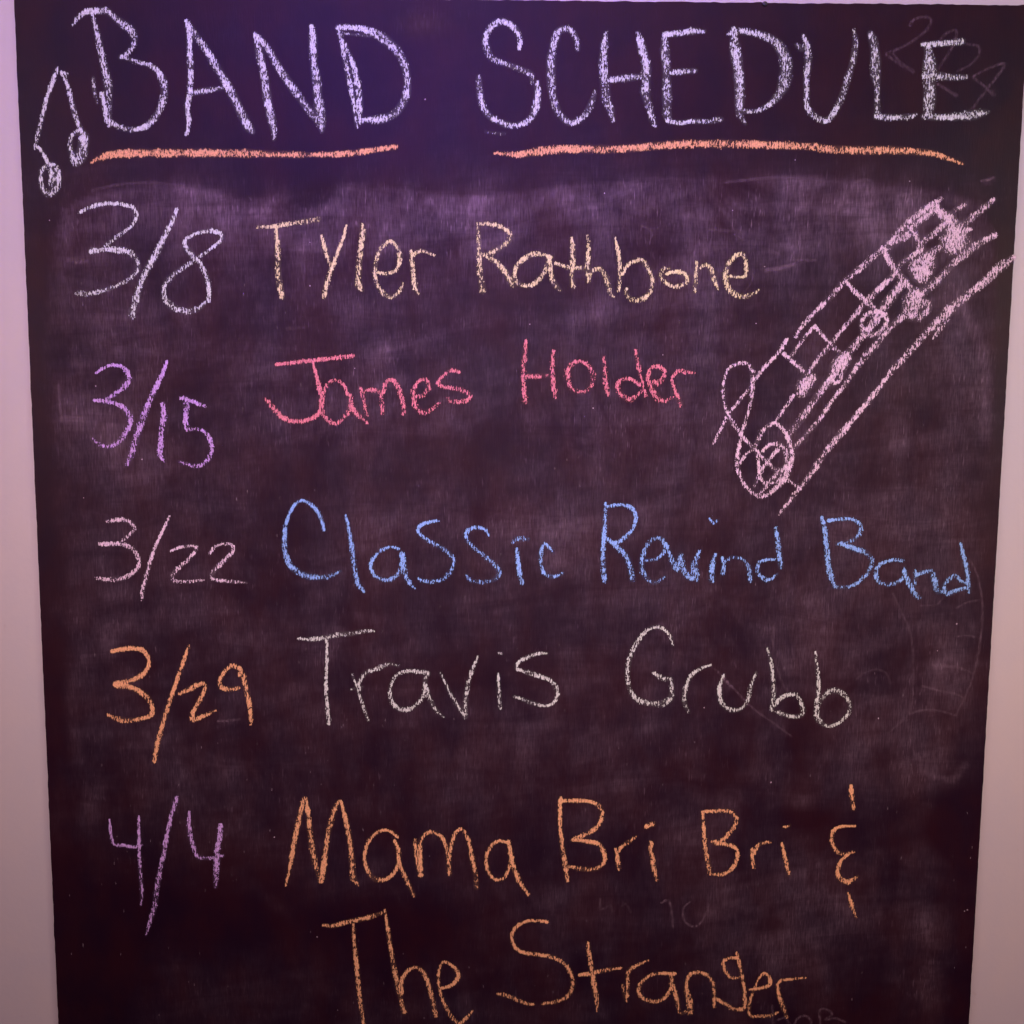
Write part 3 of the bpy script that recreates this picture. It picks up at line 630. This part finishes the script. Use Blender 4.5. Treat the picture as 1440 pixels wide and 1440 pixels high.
letter('a', c, R, F, '235,523,20 160,520,22 80,530,22 10,580,22 -10,640,24 20,690,24 100,712,26 170,680,26 210,610,30 215,520,26', '220,600,30 250,700,30 270,787,22 317,775,14', p=.72)
letter('n', c, R, F, '340,785,40 332,700,44 312,620,30 330,540,26 370,515,26 440,525,26 490,580,24 500,660,26 500,747,18', p=.72)
letter('g', c, R, F, '650,415,20 590,420,22 560,450,24 580,510,24 620,550,20 680,547,16', '652,383,14 670,450,24 690,550,24 705,650,26 700,750,30 640,762,30 580,730,28 510,690,28', p=.74)
letter('e', c, R, F, '735,630,14 800,622,22 870,600,24 872,550,22 840,520,18 800,560,12 765,640,12 740,720,16 740,800,22 800,810,22 870,807,24 932,783,12', p=.74)
letter('r', c, R, F, '925,600,20 940,680,30 970,760,30 990,817,22', '925,600,18 950,570,24 1020,558,22 1117,550,10', p=.74)

def stray(strokes, fr):
    for q in strokes: mark('stray_chalk_line', None, GHOST, [q], fr, ghost=True)
# ---- half-erased writing and stray lines
mark('erased_writing', 'faint half-erased year behind the last heading letter', GHOST, [
 ('615,185,12 640,145,12 700,125,12 765,140,12 740,210,12 660,280,12 560,340,12 440,390,12', .8), ('440,392,10 540,465,10 640,522,12', .8), ('480,370,8 545,450,8 640,510,8', .6),
 ('830,300,12 880,240,12 950,225,12 925,330,14 820,500,10', .8), ('1030,318,10 1110,335,12 1112,400,12 1050,470,10 960,515,8', .7), ('820,610,12 900,660,14 950,690,18', .9),
 ('1072,555,9 1150,510,9 1297,460,12 1240,560,14 1160,660,14 1072,780,12', .9), ('1075,565,10 1150,620,10 1222,690,12 1218,655,10', .8)], F5, ghost=True)
mark('erased_drawing', 'faint reddish fan-shaped sketch at the lower right edge', GHOST, [
 ('860,60,7 905,180,7 930,330,8 932,450,8 910,680,8 860,900,8 800,1040,8 740,1165,8', .75), ('400,1150,8 500,1125,8 620,1128,8 740,1162,8', .8), ('500,950,6 650,990,8 740,1005,8 805,1045,9', .8),
 ('580,800,6 720,812,7 800,830,7 855,860,8', .75), ('750,592,6 830,585,6 910,605,7', .6), ('740,390,6 820,345,6 920,325,6', .6), ('285,280,7 340,400,7 410,560,7 432,750,7 430,950,8 400,1145,10 250,1290,8', .55),
 ('20,900,10 80,855,10 150,832,12 230,850,12 270,930,10', .45), ('490,368,6 600,360,6 660,300,6', .5), ('530,510,5 640,515,5', .4), ('530,650,5 700,640,6', .4)], (1200, 780, 5.1417), ghost=True)
for q in [
 ('145,45,8 190,28,8 212,90,8 222,215,8', .8), ('345,32,8 292,85,8 300,165,8 350,205,9 400,190,7 445,120,6 465,55,6', .8), ('-270,20,8 -262,90,8 -200,60,8 -190,110,8', .5), ('-120,70,8 -100,50,8 -60,110,8', .4)]:
    mark('erased_letter', 'faint rubbed-out letter above the last line', GHOST, [(q[0], q[1]*1.25)], (900, 1260, 4.8), ghost=True)
for q in [
 ('1040,870,9 1065,825,9 1110,808,9 1150,835,9 1155,880,9', .8), ('1217,880,8 1216,850,8 1214,768,8 1265,768,9 1295,800,10 1250,835,8 1320,825,8 1385,850,8', .9), ('893,740,6 897,870,7', .7), ('930,835,8 975,822,8 1010,860,8', .7)]:
    mark('erased_letter', 'faint rubbed-out letter at the bottom under the last line', GHOST, [(q[0], q[1]*1.2)], (900, 1260, 4.8), ghost=True)
stray([('580,320,6 680,425,6 780,530,6 900,620,6 1010,700,6', .8), ('630,375,10 672,420,14', 1.6), ('910,80,6 912,230,5 955,390,5 990,450,5', .6)], (860, 860, 4.0))
stray([('370,108,6 430,128,7 463,180,8 440,240,6', .8), ('1160,178,6 1200,200,7 1218,240,6', .8), ('940,140,8 1000,138,8', .5), ('1320,510,5 1290,600,5 1230,670,5', .5)], (840, 300, 6.0))
stray([('1060,805,12 1150,800,18 1240,790,12', .8)], (130, 880, 6.0))
stray([('1130,1310,8 1180,1300,16 1220,1285,14', 1.6), ('215,1320,10 290,1300,14 330,1310,10', .8)], F5)
stray([('155,605,26 235,590,24', .9), ('1100,100,10 1105,200,10', .6)], (80, 260, 5.538))

stray([('1078,380,5 1098,377,5 1118,371,4', 1.5), ('1095,358,4 1080,352,4', .6), ('1118,366,3 1148,366,3', .8), ('998,323,3 1040,326,3 1046,338,3', .6)], (0, 0, 1))
stray([('82,541,2 86,592,3', .9), ('86,586,2 118,587,2', .9), ('96,366,6 118,362,5', .8), ('404,462,4 430,460,3', .6)], (0, 0, 1))
stray([('130,268,3 165,260,3 210,257,3 260,261,3', .7), ('1020,256,3 1090,250,3 1160,252,3', .6)], (0, 0, 1))
# ---- crumbs of chalk and stray fibres holding chalk, too many to count
sv, sf, sd_ = [], [], []
def fleck(x, y, w, h, d):
    X, Z = px2board(x, y); w *= PXM; h *= PXM; b = len(sv)
    for a in range(6):
        t = a*math.pi/3+.3; r = random.uniform(.7, 1.1)
        sv.append((X-ORG.x+math.cos(t)*w*r, -0.00062, Z-ORG.z+math.sin(t)*h*r))
    sd_.extend([d]*6); sf.append(tuple(range(b, b+6)))
for x, y in [(499, 518), (1030, 296), (850, 272), (1063, 455), (745, 456), (834, 574), (932, 499), (990, 995), (1235, 1010), (1318, 915), (1345, 877), (436, 341), (436, 402), (598, 140), (475, 1420), (446, 1317), (118, 700), (1360, 1279), (1356, 1281), (1084, 1100), (1118, 225), (1279, 255), (135, 543), (386, 1177), (70, 310), (1075, 375), (705, 918), (200, 646)]:
    fleck(x, y, random.uniform(.7, 1.3), random.uniform(.9, 1.6), random.uniform(.8, 1.2))
for _ in range(420):
    x, y = random.uniform(90, 1370), random.uniform(265, 1435)
    fleck(x, y, random.uniform(.3, .55), random.uniform(.8, 3.6), random.uniform(.2, .5))
m_s, nt, bs, _ = mat('chalk_crumb')
at = nd(nt, 'ShaderNodeAttribute', attribute_name='dens').outputs['Fac']
nt.links.new(math_(nt, 'MULTIPLY', at, 0.6, clamp=True), bs.inputs['Alpha'])
bs.inputs['Base Color'].default_value = (0.55, 0.45, 0.52, 1); bs.inputs['Roughness'].default_value = 1.0
o = mesh_obj('chalk_crumbs', sv, sf, m_s, board, {'dens': sd_}); o['kind'] = 'stuff'

S.cycles.transparent_max_bounces = 16
